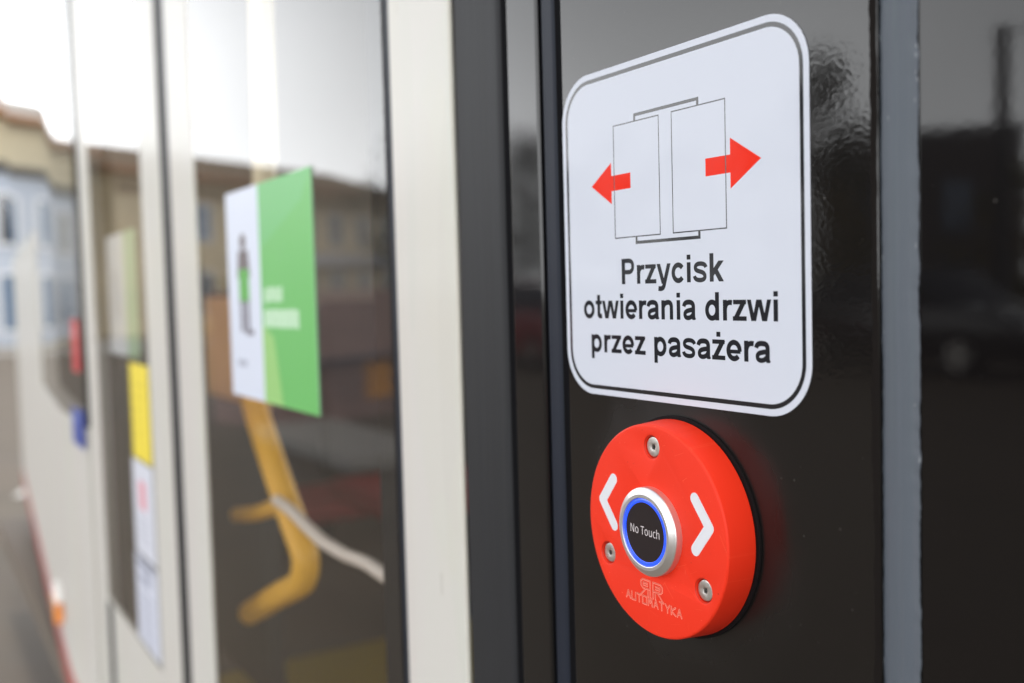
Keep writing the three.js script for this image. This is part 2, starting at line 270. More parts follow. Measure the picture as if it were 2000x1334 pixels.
  obj('rail_bracket', tube([R(-0.6245, -0.2025, -0.045), R(-0.59, -0.207, -0.045), R(-0.545, -0.213, -0.045)], 0.0068, 20), M.gap, tram);
}

// ---------------------------------------------------------------- stickers on glass
function sticker(name, label, category, x0, x1, y0, y1, z, draw, w = 512, h = 512, bend) {
  const g = bx(x0, x1, H + y0, H + y1, z - 0.0006, z, 6); planarUV(g, x0, x1, H + y0, H + y1);
  if (bend) nose(g);
  const m = obj(name, g, std([1, 1, 1], 0.45, { map: canvas(w, h, draw) })); m.castShadow = true; return tag(m, label, category);
}
function poster(g, w, h) {
  g.fillStyle = 'rgb(214,220,234)'; g.fillRect(0, 0, w, h);
  g.fillStyle = 'rgb(104,184,98)'; g.fillRect(w * 0.43, 0, w, h);
  g.fillStyle = 'rgb(108,186,112)'; g.beginPath(); g.moveTo(w * 0.43, 0); g.lineTo(w, 0); g.lineTo(w * 0.9, h * 0.12); g.lineTo(w * 0.43, h * 0.3); g.fill();
  
  g.fillStyle = 'rgb(150,200,118)'; g.beginPath(); g.moveTo(w * 0.43, h * 0.64); g.lineTo(w * 0.56, h * 0.7); g.lineTo(w * 0.64, h); g.lineTo(w * 0.43, h); g.fill();
  // a small standing figure in dark trousers and a green top
  g.fillStyle = 'rgb(104,94,96)'; g.beginPath(); g.ellipse(w * 0.215, h * 0.25, w * 0.04, h * 0.04, 0, 0, 7); g.fill();
  g.beginPath(); g.moveTo(w * 0.15, h * 0.29); g.lineTo(w * 0.28, h * 0.29); g.lineTo(w * 0.3, h * 0.42); g.lineTo(w * 0.13, h * 0.42); g.fill();
  g.fillStyle = 'rgb(86,170,70)'; g.fillRect(w * 0.15, h * 0.38, w * 0.13, h * 0.16);
  g.fillStyle = 'rgb(108,104,116)'; g.fillRect(w * 0.155, h * 0.53, w * 0.05, h * 0.15); g.fillRect(w * 0.225, h * 0.53, w * 0.05, h * 0.15); g.fillRect(w * 0.22, h * 0.67, w * 0.1, h * 0.025);
  // lettering far too blurred to read: pale strokes
  g.fillStyle = 'rgb(214,236,214)'; const r = rng(4);
  for (let x = 0.47; x < 0.67; x += 0.03) g.fillRect(w * x, h * (0.47 + 0.01 * r()), w * 0.018, h * 0.065);
  for (let x = 0.46; x < 0.84; x += 0.032) g.fillRect(w * x, h * (0.565 + 0.01 * r()), w * 0.022, h * 0.08);
  g.fillStyle = 'rgb(130,134,150)'; for (let x = 0.1; x < 0.2; x += 0.02) g.fillRect(w * x, h * 0.82, w * 0.012, h * 0.03);
}
sticker('poster', 'white and green poster with a small figure, stuck on the near door pane', 'poster', -0.851, -0.645, -0.083, 0.0865, 0.0002, poster, 768, 640);
sticker('poster', 'pale narrow poster behind the far door pane, seen through its reflections', 'poster', -1.50, -1.30, -0.075, 0.088, -0.012, (g, w, h) => { g.fillStyle = 'rgb(222,226,232)'; g.fillRect(0, 0, w, h); g.fillStyle = 'rgb(160,196,150)'; g.fillRect(w * 0.62, 0, w * 0.38, h); g.fillStyle = 'rgb(196,202,212)'; g.fillRect(w * 0.2, h * 0.3, w * 0.2, h * 0.4); }, 256, 256);
sticker('notice', 'plain yellow notice on the far door pane above the white sheets', 'notice', -1.306, -1.2, -0.195, -0.078, 0.0002, (g, w, h) => {
  g.fillStyle = 'rgb(240,218,62)'; g.fillRect(0, 0, w, h); g.fillStyle = 'rgba(205,182,40,0.5)'; for (let y = 0.2; y < 0.85; y += 0.13) g.fillRect(w * 0.12, h * y, w * (0.5 + 0.2 * Math.sin(y * 40)), h * 0.03);
}, 256, 256);
sticker('notice', 'white notice with a pink patch, directly under the yellow one', 'notice', -1.316, -1.2, -0.315, -0.198, 0.0002, (g, w, h) => {
  g.fillStyle = 'rgb(216,218,228)'; g.fillRect(0, 0, w, h); g.fillStyle = 'rgb(226,160,172)'; g.fillRect(w * 0.3, h * 0.2, w * 0.35, h * 0.3); g.fillStyle = 'rgba(150,152,168,0.5)'; for (let y = 0.6; y < 0.9; y += 0.08) g.fillRect(w * 0.15, h * y, w * 0.6, h * 0.025);
}, 256, 256);
sticker('notice', 'lowest white notice with grey print, near the bottom of the far door pane', 'notice', -1.324, -1.2, -0.43, -0.32, 0.0002, (g, w, h) => {
  g.fillStyle = 'rgb(212,215,228)'; g.fillRect(0, 0, w, h); g.fillStyle = 'rgba(84,90,112,0.75)'; g.fillRect(w * 0.1, h * 0.03, w * 0.75, h * 0.07); g.fillStyle = 'rgba(110,116,138,0.55)'; g.fillRect(w * 0.2, h * 0.18, w * 0.5, h * 0.1); for (let y = 0.4; y < 0.9; y += 0.1) g.fillRect(w * 0.15, h * y, w * 0.65, h * 0.03);
}, 256, 256);
sticker('sticker', 'small blue sticker at the lower corner of the front side window', 'sticker', -1.80, -1.675, -0.235, -0.175, 0.004, (g, w, h) => { g.fillStyle = 'rgb(52,76,158)'; g.fillRect(0, 0, w, h); g.fillStyle = 'rgb(92,112,182)'; g.fillRect(w * 0.1, h * 0.1, w * 0.4, h * 0.35); }, 128, 128);
sticker('sticker', 'small upright red sticker on the front side window beside the door', 'sticker', -1.775, -1.708, -0.115, -0.03, 0.002, (g, w, h) => { g.fillStyle = 'rgb(200,62,66)'; g.fillRect(0, 0, w, h); g.fillStyle = 'rgb(226,140,140)'; g.fillRect(w * 0.2, h * 0.1, w * 0.5, h * 0.25); }, 128, 128);

// ---------------------------------------------------------------- the printed sign
{
  const X0 = -346.2, X1 = -213.6, YB = -43.5, YT = 85.1, S = 15, W = Math.round((X1 - X0) * S), Hh = Math.round((YT - YB) * S);
  
  const paint = (WHITE, RED, INK, TEXT) => canvas(W, Hh, (g) => {
    g.fillStyle = WHITE; g.fillRect(0, 0, W, Hh);
    g.setTransform(S, 0, 0, -S, -X0 * S, YT * S);
    const poly = (p, c) => { g.fillStyle = c; g.beginPath(); p.forEach(([x, y], i) => (i ? g.lineTo(x, y) : g.moveTo(x, y))); g.closePath(); g.fill(); };
    const rect = (x0, y0, x1, y1, lw) => { g.strokeStyle = INK; g.lineWidth = lw; g.strokeRect(x0, y0, x1 - x0, y1 - y0); };
    const rr = (o, r, c) => { g.fillStyle = c; g.beginPath(); g.roundRect(X0 + o, YB + o, X1 - X0 - 2 * o, YT - YB - 2 * o, r); g.fill(); };
    rr(2.3, 15.8, INK); rr(3.85, 14.3, WHITE);
    rect(-298.5, 16.5, -263.6, 64.5, 1.15);
    g.fillStyle = WHITE; g.fillRect(-311.6, 18.8, 27, 43.4); g.fillRect(-277.4, 18.8, 27.3, 43.4);
    poly([[-326.5, 40.3], [-313.4, 48.4], [-313.4, 43.2], [-301.5, 43.3], [-301.5, 37.4], [-313.4, 37.3], [-313.4, 32.2]], RED);
    poly([[-233.8, 40.3], [-247.9, 48.8], [-247.9, 43.2], [-260, 43.3], [-260, 37.2], [-247.9, 37.2], [-247.9, 31.8]], RED);
    rect(-311.6, 18.8, -284.6, 62.2, 0.42); rect(-277.4, 18.8, -250.1, 62.2, 0.42);
    // grotesque bold capitals and small letters, drawn in thousandths of the type size: [advance, parts]; part = [stroke width, path, clip low, clip high]
    const el = (cx, cy, rx, ry, a0 = 0, a1 = 6.2832) => { const p = []; for (let k = 0; k <= 40; k++) { const a = a0 + (a1 - a0) * k / 40; p.push([cx + rx * Math.cos(a), cy + ry * Math.sin(a)]); } return p; };
    const bz = (...p) => { const out = [p[0]]; let c = p[0]; for (let k = 1; k + 2 < p.length + 0; k += 3) { for (let q = 1; q <= 14; q++) { const t = q / 14, u = 1 - t; out.push([0, 1].map((d) => u * u * u * c[d] + 3 * u * u * t * p[k][d] + 3 * u * t * t * p[k + 1][d] + t * t * t * p[k + 2][d])); } c = p[k + 2]; } return out; };
    const stem = (x, y0, y1, w = 139) => [w, [[x, y0], [x, y1]]], Z = [[112, [[32, 463], [466, 463]]], [112, [[18, 56], [482, 56]]], [140, [[455, 560], [50, -40]], 40, 480]];
    const GL = {
      P: [667, [stem(147, 0, 716, 148), [124, [[147, 654], ...bz([365, 654], [490, 654], [556, 610], [556, 500], [556, 382], [490, 336], [365, 336]), [147, 336]]]]],
      r: [389, [stem(137, 0, 519), [128, bz([137, 200], [140, 400], [215, 482], [385, 448])]]], z: [500, Z], ż: [500, [...Z, [140, [[250, 590], [250, 716]]]]],
      y: [556, [[134, [[45, 600], [292, -80]], -20, 519], [132, [[520, 600], [318, 20], ...bz([290, -60], [262, -130], [215, -165], [62, -142])], -215, 519]]],
      c: [556, [[132, el(298, 259, 193, 206, 0.66, 5.62)]]], i: [278, [stem(141, 0, 519), [139, [[141, 590], [141, 716]]]]],
      s: [556, [[116, bz([492, 372], [470, 440], [400, 470], [280, 470], [160, 470], [108, 425], [108, 375], [108, 300], [190, 290], [290, 265], [400, 240], [452, 205], [452, 140], [452, 75], [380, 48], [280, 48], [160, 48], [90, 80], [72, 158])]]],
      k: [556, [stem(137, 0, 716), [134, [[120, 150], [510, 560]], 0, 519], [140, [[245, 330], [510, -50]], 0, 519]]], o: [611, [[134, el(305, 259, 198, 205)]]],
      t: [333, [[139, [[167, 690], [167, 160], ...bz([167, 130], [167, 66], [215, 55], [318, 72])]], [106, [[14, 466], [312, 466]]]]],
      w: [778, [[126, [[42, 600], [214, -50], [389, 590], [564, -50], [736, 600]], 0, 519]]], e: [556, [[132, el(283, 259, 193, 205, -0.1, 5.55)], [96, [[110, 232], [500, 232]]]]],
      a: [556, [[132, [...bz([72, 352], [95, 440], [150, 466], [268, 466], [390, 466], [436, 420], [436, 340]), [436, 130], ...bz([436, 100], [436, 60], [450, 30], [476, -10])], 0, 540], [122, bz([436, 282], [380, 245], [112, 270], [112, 145], [112, 80], [165, 52], [225, 52], [330, 52], [436, 110], [436, 225])]]],
      n: [611, [stem(137, 0, 519), [134, [[473, 0], ...bz([473, 320], [473, 430], [420, 464], [345, 464], [260, 464], [137, 420], [137, 270])]]]],
      d: [611, [stem(473, 0, 716), [132, el(290, 259, 183, 205)]]], p: [611, [stem(137, -199, 519), [132, el(320, 259, 183, 205)]]], ' ': [278, []],
    };
    const line = (text, x0, x1, base, size) => {
      const total = [...text].reduce((q, c) => q + GL[c][0], 0), sx = (x1 - x0) / (total - 110); let x = -55;
      for (const c of text) {
        for (const [w, path, lo, hi] of GL[c][1]) {
          g.save(); g.translate(x0 + x * sx, base); g.scale(sx, size / 1000);
          if (lo !== undefined) { g.beginPath(); g.rect(-200, lo, 1400, hi - lo); g.clip(); }
          g.strokeStyle = TEXT; g.lineWidth = w; g.lineJoin = path.length > 8 ? 'round' : 'miter'; g.beginPath(); path.forEach(([px, py], k) => (k ? g.lineTo(px, py) : g.moveTo(px, py))); g.stroke(); g.restore();
        }
        x += GL[c][0];
      }
    };
    line('Przycisk', -308.3, -252.6, 0.8, 13.7);
    line('otwierania drzwi', -333.5, -227.2, -12.6, 13.6);
    line('przez pasażera', -329.1, -231.2, -26.2, 13.5);
  }, WHITE !== '#303030');
  const print = paint('rgb(202,206,216)', 'rgb(228,40,14)', 'rgb(24,24,28)', 'rgb(27,28,33)'), gloss = paint('#303030', '#202020', '#ffffff', '#484848');   // the black print is glossy, white film and red ink far less so
  const s = roundRect(X0 / 1000, X1 / 1000, YB / 1000, YT / 1000, 0.018);
  const g = new THREE.ExtrudeGeometry(s, { depth: 0.00012, bevelEnabled: false, curveSegments: 24 }); planarUV(g, X0 / 1000, X1 / 1000, YB / 1000, YT / 1000);
  g.translate(0, H, 0.00015);
  const film = field(1024, 1024, (u, v) => 0.3 * n1(u * 46, v * 46) + 0.25 * n2(u * 110, v * 110) + 0.2 * n3(u * 16, v * 14));
  const m = obj('sign_sticker', g, new THREE.MeshPhysicalMaterial({ color: 0xffffff, map: print, roughness: 0.6, specularIntensity: 0.15, clearcoat: 1, clearcoatMap: gloss, clearcoatRoughness: 0.035, bumpMap: film, bumpScale: 0.00003 }));
  tag(m, 'white rounded square sticker explaining the door button, with two red arrows', 'sign');
}

// ---------------------------------------------------------------- the push button
{
  const CX = -0.2763, CY = H - 0.0881;
  const b = thing('door_button', 'round red push button with white chevrons and a blue ring, below the white sticker', 'push button', [CX, CY, -0.0021]);
  const RD = 0.0384, TAU = Math.PI * 2;
  const disc = (r, holes, depth, bevel, z, seg = 96) => {
    const s = new THREE.Shape(); s.absarc(0, 0, r - bevel, 0, TAU, false);
    for (const [x, y, hr] of holes) { const h = new THREE.Path(); h.absarc(x, y, hr + bevel, 0, TAU, true); s.holes.push(h); }
    let g = new THREE.ExtrudeGeometry(s, { depth: depth - 2 * bevel, bevelEnabled: bevel > 0, bevelThickness: bevel, bevelSize: bevel, bevelSegments: 4, curveSegments: seg });
    g.translate(0, 0, z + bevel); return crease(g, 0.3);
  };
  const black = std([0.007, 0.0055, 0.006], 0.8, { specularIntensity: 0.25 });
  obj('gasket_ring', disc(0.0404, [], 0.0012, 0.0002, 0.0022), black, b);
  const spots = [90, 207, -31].map((a) => [0.0303 * Math.cos(a * Math.PI / 180), 0.0303 * Math.sin(a * Math.PI / 180)]);
  // engraving: mirrored R and R above a row of capitals, as colour and relief
  const PXM = 1024 / 80, ctxm = (g) => g.setTransform(PXM, 0, 0, -PXM, 512, 512);
  const engrave = (g, col, lw) => {
    ctxm(g); g.strokeStyle = col; g.lineWidth = lw; g.lineJoin = 'round'; g.lineCap = 'round';
    const P = (pts) => { g.beginPath(); pts.forEach(([x, y], i) => (i ? g.lineTo(x, y) : g.moveTo(x, y))); g.stroke(); };
    for (const s of [1, -1]) { const o = -1.3, q = (x, y) => [o + s * x, y]; P([q(0.8, -24.9), q(0.8, -19), q(5, -19), q(6, -19.8), q(6, -21.4), q(5, -22.2), q(0.8, -22.2)]); P([q(3.2, -22.2), q(6.2, -24.9)]); P([q(2.1, -24.9), q(2.1, -23)]); P([q(2.3, -20.2), q(4.6, -20.2), q(4.6, -21.1), q(2.3, -21.1)]); }
    const L = { A: [[[0, 0], [1, 2.8], [2, 0]], [[0.4, 1], [1.6, 1]]], U: [[[0, 2.8], [0, 0], [2, 0], [2, 2.8]]], T: [[[0, 2.8], [2, 2.8]], [[1, 2.8], [1, 0]]], O: [[[0, 0], [0, 2.8], [2, 2.8], [2, 0], [0, 0]]], M: [[[0, 0], [0.3, 2.8], [1, 1], [1.7, 2.8], [2, 0]]], Y: [[[0, 2.8], [1, 1.4], [2, 2.8]], [[1, 1.4], [1, 0]]], K: [[[0, 0], [0, 2.8]], [[2, 2.8], [0, 1.3], [2, 0]]] };
    [...'AUTOMATYKA'].forEach((c, i) => { for (const p of L[c]) P(p.map(([x, y]) => [-16 + i * 3.18 + x * 1.12, -28.0 + y])); });
  };
  const chevrons = (s) => [[22.6 * s, 15.4], [29.6 * s, 6.6], [22.6 * s, -2.2]];
  const face = canvas(1024, 1024, (g, w, h) => {
    g.fillStyle = 'rgb(232,50,24)'; g.fillRect(0, 0, w, h); const r = rng(55);
    for (let i = 0; i < 900; i++) { const v = r(); g.fillStyle = v < 0.5 ? `rgba(250,110,84,${0.05 + 0.12 * r()})` : `rgba(196,40,24,${0.05 + 0.1 * r()})`; const s = 0.6 + 9 * r() * r() * r(); g.beginPath(); g.ellipse(r() * w, r() * h, s, s, 0, 0, 7); g.fill(); }
    for (let i = 0; i < 70; i++) { const x = r() * w, y = r() * h, a = r() * 6.3, l = 14 + 70 * r(); g.strokeStyle = `rgba(255,150,120,${0.12 + 0.26 * r()})`; g.lineWidth = 1 + 2 * r(); g.beginPath(); g.moveTo(x, y); g.lineTo(x + l * Math.cos(a), y + l * Math.sin(a)); g.stroke(); }
    for (let i = 0; i < 130; i++) { g.fillStyle = i % 4 ? `rgba(255,190,170,${0.2 + 0.4 * r()})` : `rgba(110,24,16,${0.4 + 0.4 * r()})`; g.beginPath(); g.arc(r() * w, r() * h, 0.6 + 2.6 * r() * r(), 0, 7); g.fill(); }
    for (const [x, y] of spots) { g.strokeStyle = 'rgba(120,26,16,0.35)'; g.lineWidth = 3; g.beginPath(); g.arc(512 + x * 12800, 512 - y * 12800, 54, 0, 7); g.stroke(); }
    engrave(g, 'rgba(255,150,130,0.95)', 0.7); engrave(g, 'rgba(200,36,22,0.6)', 0.24);
  });
  const relief = canvas(1024, 1024, (g, w, h) => {
    g.fillStyle = 'rgb(180,180,180)'; g.fillRect(0, 0, w, h); const r = rng(56);
    for (let i = 0; i < 9000; i++) { const v = 172 + 16 * r(); g.fillStyle = `rgba(${v},${v},${v},0.4)`; g.fillRect(r() * w, r() * h, 2, 2); }
    engrave(g, 'rgb(70,70,70)', 0.5);
  }, false);
  const red = new THREE.MeshPhysicalMaterial({ color: 0xffffff, map: face, roughness: 0.5, specularIntensity: 0.6, bumpMap: relief, bumpScale: 0.0004, ior: 1.46 });
  const dg = planarUV(disc(RD, [...spots.map(([x, y]) => [x, y, 0.0040]), [0, 0, 0.0145]], 0.0121, 0.0009, 0.0034), -0.04, 0.04, -0.04, 0.04);
  { const q = dg.attributes.position; for (let i = 0; i < q.count; i++) { const x = q.getX(i), y = q.getY(i), k = Math.hypot(x, y) > 0.036 ? 1 + 0.024 * (0.0155 - q.getZ(i)) / 0.0121 : 1; q.setXY(i, x * k, y * k); } }   // the side flares a little towards the panel
  const dm = obj('red_disc', dg, red, b);
  obj('disc_floor', disc(0.0368, [], 0.008, 0, 0.0044), std([0.55, 0.04, 0.02], 0.5), dm);
  // white chevrons, a hair proud of the face
  const white = std([0.80, 0.80, 0.82], 0.45, { map: canvas(256, 256, (g, w, h) => { g.fillStyle = '#f2f2f4'; g.fillRect(0, 0, w, h); const r = rng(66); for (let i = 0; i < 9; i++) { g.fillStyle = `rgba(60,50,60,${0.4 + 0.5 * r()})`; g.beginPath(); g.arc(r() * w, r() * h, 0.8 + 1.6 * r(), 0, 7); g.fill(); } }) });
  for (const s of [-1, 1]) {
    const w = 2.1, sh = new THREE.Shape(), p = [];
    const [A, B, C] = chevrons(s).map(([x, y]) => new THREE.Vector2(x, y));
    const capsule = (a, b2) => { const d = b2.clone().sub(a), t = Math.atan2(d.y, d.x), q = new THREE.Shape(); q.absarc(a.x, a.y, w, t + Math.PI / 2, t + 1.5 * Math.PI); q.absarc(b2.x, b2.y, w, t - Math.PI / 2, t + Math.PI / 2); return q; };
    const g = [capsule(A, B), capsule(B, C)].map((q, i) => { const e = new THREE.ExtrudeGeometry(q, { depth: 0.00018 + i * 0.00002, bevelEnabled: false, curveSegments: 14 }); e.scale(0.001, 0.001, 1); e.translate(0, 0, 0.01535); return planarUV(e, -0.04, 0.04, -0.04, 0.04); });
    obj('chevron', g, white, b);
  }
  // countersunk hexagon socket screws
  const sc = spots.map(([x, y], i) => {
    const hex = new THREE.Path(); for (let k = 0; k < 6; k++) { const a = k * Math.PI / 3 + i * 0.4; k ? hex.lineTo(0.00142 * Math.cos(a), 0.00142 * Math.sin(a)) : hex.moveTo(0.00142 * Math.cos(a), 0.00142 * Math.sin(a)); } hex.closePath();
    const s = new THREE.Shape(); s.absarc(0, 0, 0.0033, 0, TAU, false); s.holes.push(hex);
    const g = new THREE.ExtrudeGeometry(s, { depth: 0.0012, bevelEnabled: true, bevelThickness: 0.0003, bevelSize: 0.0003, bevelSegments: 2, curveSegments: 32 }); g.translate(x, y, 0.0130);
    const m = obj('screw', crease(g, 0.5), M.steel, b);
    const fl = new THREE.CylinderGeometry(0.0019, 0.0019, 0.0004, 20); fl.rotateX(Math.PI / 2); fl.translate(x, y, 0.01305); obj('socket', fl, std([0.03, 0.028, 0.025], 0.6), m);
    return m;
  });
  // metal bezel, lit ring, dark sensor face
  const lathe = (pts, seg = 96) => { const g = new THREE.LatheGeometry(pts.map(([x, y]) => new THREE.Vector2(x, y)), seg); g.rotateX(Math.PI / 2); return g; };
  const alu = std([0.74, 0.73, 0.72], 0.36, { metalness: 0.9 });
  obj('bezel', crease(lathe([[0.0160, 0.0140], [0.0160, 0.0181], [0.0158, 0.0184], [0.0138, 0.0196], [0.0136, 0.0197], [0.0125, 0.0197], [0.0123, 0.0196], [0.0123, 0.0186]]), 0.25), alu, b);
  const ring = obj('light_ring', lathe([[0.0123, 0.0186], [0.0122, 0.0192], [0.0108, 0.0194], [0.01065, 0.0188]]), std([0.02, 0.07, 0.6], 0.25, { emissive: lin(0.008, 0.06, 0.80), emissiveIntensity: 1, clearcoat: 0.6 }), b);
  const txt = canvas(1024, 1024, (g, w, h) => {
    g.fillStyle = 'rgb(34,26,28)'; g.fillRect(0, 0, w, h); const r = rng(21), k = 1024 / 21.6;
    for (let i = 0; i < 60; i++) { g.fillStyle = `rgba(150,140,120,${0.1 + 0.25 * r()})`; g.beginPath(); g.arc(w * (0.15 + 0.6 * r()), h * (0.08 + 0.2 * r()), 1 + 2 * r(), 0, 7); g.fill(); }
    g.fillStyle = 'rgb(206,198,198)'; g.font = '400 200px sans-serif'; g.textAlign = 'left'; const m = g.measureText('No Touch'), mw = m.actualBoundingBoxRight + m.actualBoundingBoxLeft;
    g.translate(w / 2 - 8.2 * k, h / 2 + 1.1 * k); g.scale(16.2 * k / mw, 3.05 * k / 143); g.fillText('No Touch', m.actualBoundingBoxLeft, 0);
  });
  const fc = new THREE.CylinderGeometry(0.01068, 0.01068, 0.004, 72); fc.rotateX(Math.PI / 2); fc.translate(0, 0, 0.0171); planarUV(fc, -0.0108, 0.0108, -0.0108, 0.0108);
  obj('sensor_face', fc, new THREE.MeshPhysicalMaterial({ color: 0xffffff, map: txt, roughness: 0.3, ior: 1.5 }), b);
}

// ---------------------------------------------------------------- the street behind the photographer (seen in the glass) and ahead of the tram
function building(o) {
  const b = thing(o.name, o.label, 'building', [o.x, 0, o.z], o.turn, o.group);
  const w = o.w, h = o.h, d = o.d;
  obj('wall', [bx(-w / 2, w / 2, 0, h, -d, 0)], o.wall, b);
  const part = (n, list, m, p = b) => obj(n, list, m, p);
  for (const [n, u0, u1, v0, v1, z, m] of o.bands ?? []) part(n, [bx(u0, u1, v0, v1, -0.05, z)], m);
  if (o.roof) {
    const g = new THREE.BufferGeometry(), e = 0.5, z0 = 0.6, z1 = -d - 0.4, zm = -d / 2, y0 = h, y1 = h + o.roof;
    const a = -w / 2 - e, c = w / 2 + e, P = [[a, y0, z0], [c, y0, z0], [c - 1, y1, zm], [a + 1, y1, zm], [a, y0, z1], [c, y0, z1]];
    const F = [[0, 1, 2], [0, 2, 3], [5, 4, 3], [5, 3, 2], [4, 0, 3], [1, 5, 2], [0, 4, 5], [0, 5, 1]], v = [];
    for (const f of F) for (const i of f) v.push(...P[i]);
    g.setAttribute('position', new THREE.Float32BufferAttribute(v, 3)); g.computeVertexNormals(); planarUV(g, 0, 1, 0, 1);
    part('roof', [g], o.roofMat); part('eave', [bx(a, c, y0 - 0.16, y0, 0.02, z0 + 0.06)], o.eaveMat ?? o.roofMat);
  }
  for (const [u, v, ww, hh, pm] of o.windows ?? []) {
    const f = part('window', [bx(u - ww / 2, u - ww / 2 + 0.09, v, v + hh, 0.003, 0.07), bx(u + ww / 2 - 0.09, u + ww / 2, v, v + hh, 0.003, 0.07), bx(u - ww / 2 + 0.09, u + ww / 2 - 0.09, v, v + 0.09, 0.003, 0.07), bx(u - ww / 2 + 0.09, u + ww / 2 - 0.09, v + hh - 0.09, v + hh, 0.003, 0.07), bx(u - 0.03, u + 0.03, v + 0.09, v + hh - 0.09, 0.003, 0.06)], o.frameMat);
    part('pane', [bx(u - ww / 2 + 0.09, u + ww / 2 - 0.09, v + 0.09, v + hh - 0.09, 0.002, 0.03)], pm ?? M.winDark, f);
  }
  return b;
}
M.winDark = new THREE.MeshPhysicalMaterial({ color: lin(0.03, 0.035, 0.045), roughness: 0.08, ior: 1.6 });
M.winBlue = new THREE.MeshPhysicalMaterial({ color: lin(0.10, 0.16, 0.25), roughness: 0.1 });
const plaster = (c) => std(c, 0.85, { map: canvas(256, 256, (g, w, h) => { g.fillStyle = '#f4f4f4'; g.fillRect(0, 0, w, h); const r = rng(Math.round(c[0] * 999)); for (let i = 0; i < 300; i++) { const v = 205 + 50 * r(); g.fillStyle = `rgba(${v},${v},${v},0.16)`; g.fillRect(r() * w, r() * h, 4 + 40 * r(), 4 + 60 * r()); } }) });
M.whitePaint = std([0.7, 0.71, 0.72], 0.6);
{
  const yellow = plaster([0.62, 0.54, 0.37]), blue = plaster([0.50, 0.55, 0.63]), grey = std([0.42, 0.39, 0.36], 0.8), tile = std([0.34, 0.17, 0.08], 0.8), dark = std([0.06, 0.055, 0.05], 0.7), brownWall = plaster([0.36, 0.27, 0.17]);
  const wA = []; for (let i = 0; i < 8; i++) { wA.push([-5.4 + i * 1.55, 2.9, 0.95, 1.5, i % 3 ? M.winBlue : M.winDark]); wA.push([-5.4 + i * 1.55, 0.5, 1.0, 1.7, i % 2 ? M.winDark : M.winBlue]); }
  building({ name: 'shop_building', label: 'blue fronted building with a yellow upper band and tiled cornice, ahead of the tram', x: -33.2, z: 0.4, turn: Math.PI / 2 - 0.72, w: 12.6, h: 6.6, d: 8, wall: yellow, roof: 1.45, roofMat: grey, eaveMat: tile, frameMat: M.whitePaint, windows: wA.map((q) => q), bands: [['shop_front', -6.2, 6.2, 0.1, 4.95, 0.002, blue], ['ledge', -6.3, 6.3, 4.97, 5.2, 0.25, dark]] });
  const wB = []; for (let i = 0; i < 8; i++) { wB.push([-7.2 + i * 2.0, 3.5, 1.05, 1.5, i > 5 ? M.winBlue : M.winDark]); if (i < 7) wB.push([-7.2 + i * 2.0, 0.6, 1.0, 1.8]); }
  building({ name: 'corner_house', label: 'beige house with a brown tiled roof and pale awning, mirrored in the door glass', x: -41.7, z: 14.1, turn: Math.PI / 2 - 0.5, w: 17.5, h: 6.0, d: 9, wall: plaster([0.72, 0.60, 0.40]), roof: 1.6, roofMat: std([0.22, 0.15, 0.09], 0.8), eaveMat: tile, frameMat: M.whitePaint, windows: wB, bands: [['awning', -7.4, 1.0, 2.6, 3.15, 0.9, std([0.5, 0.5, 0.54], 0.7)], ['wall_band', -8.7, 8.7, 5.15, 5.6, 0.12, brownWall], ['doorway', 5.0, 6.8, 0.15, 2.6, 0.09, dark]] });
  building({ name: 'dark_block', label: 'dark flat roofed block behind the street mast, mirrored in the black panel', x: -17.9, z: 24.4, turn: Math.PI - 0.66, w: 5.1, h: 5.3, d: 8, wall: plaster([0.11, 0.10, 0.10]), frameMat: std([0.12, 0.13, 0.15], 0.6), windows: [[-0.9, 2.6, 0.8, 1.5, M.winBlue], [1.4, 2.6, 0.8, 1.5, M.winBlue], [-0.9, 0.4, 0.8, 1.5], [1.4, 0.4, 0.8, 1.5]], bands: [['parapet', -2.6, 2.6, 5.31, 5.5, 0.1, std([0.05, 0.05, 0.055], 0.7)]] });
  building({ name: 'brick_kiosk', label: 'low reddish kiosk with orange shutters across the street', x: -10.2, z: 4.25, turn: Math.PI / 2 - 0.4, w: 2.6, h: 1.4, d: 1.2, wall: plaster([0.36, 0.24, 0.21]), frameMat: std([0.2, 0.16, 0.15], 0.7), windows: [], bands: [['shutter', -1.15, -0.7, 0.75, 1.15, 0.03, std([0.75, 0.34, 0.07], 0.6)], ['shutter', -0.2, 0.2, 0.2, 0.6, 0.03, std([0.75, 0.34, 0.07], 0.6)], ['counter', -1.3, 1.3, 0.62, 0.68, 0.2, std([0.1, 0.08, 0.09], 0.6)]] });
}
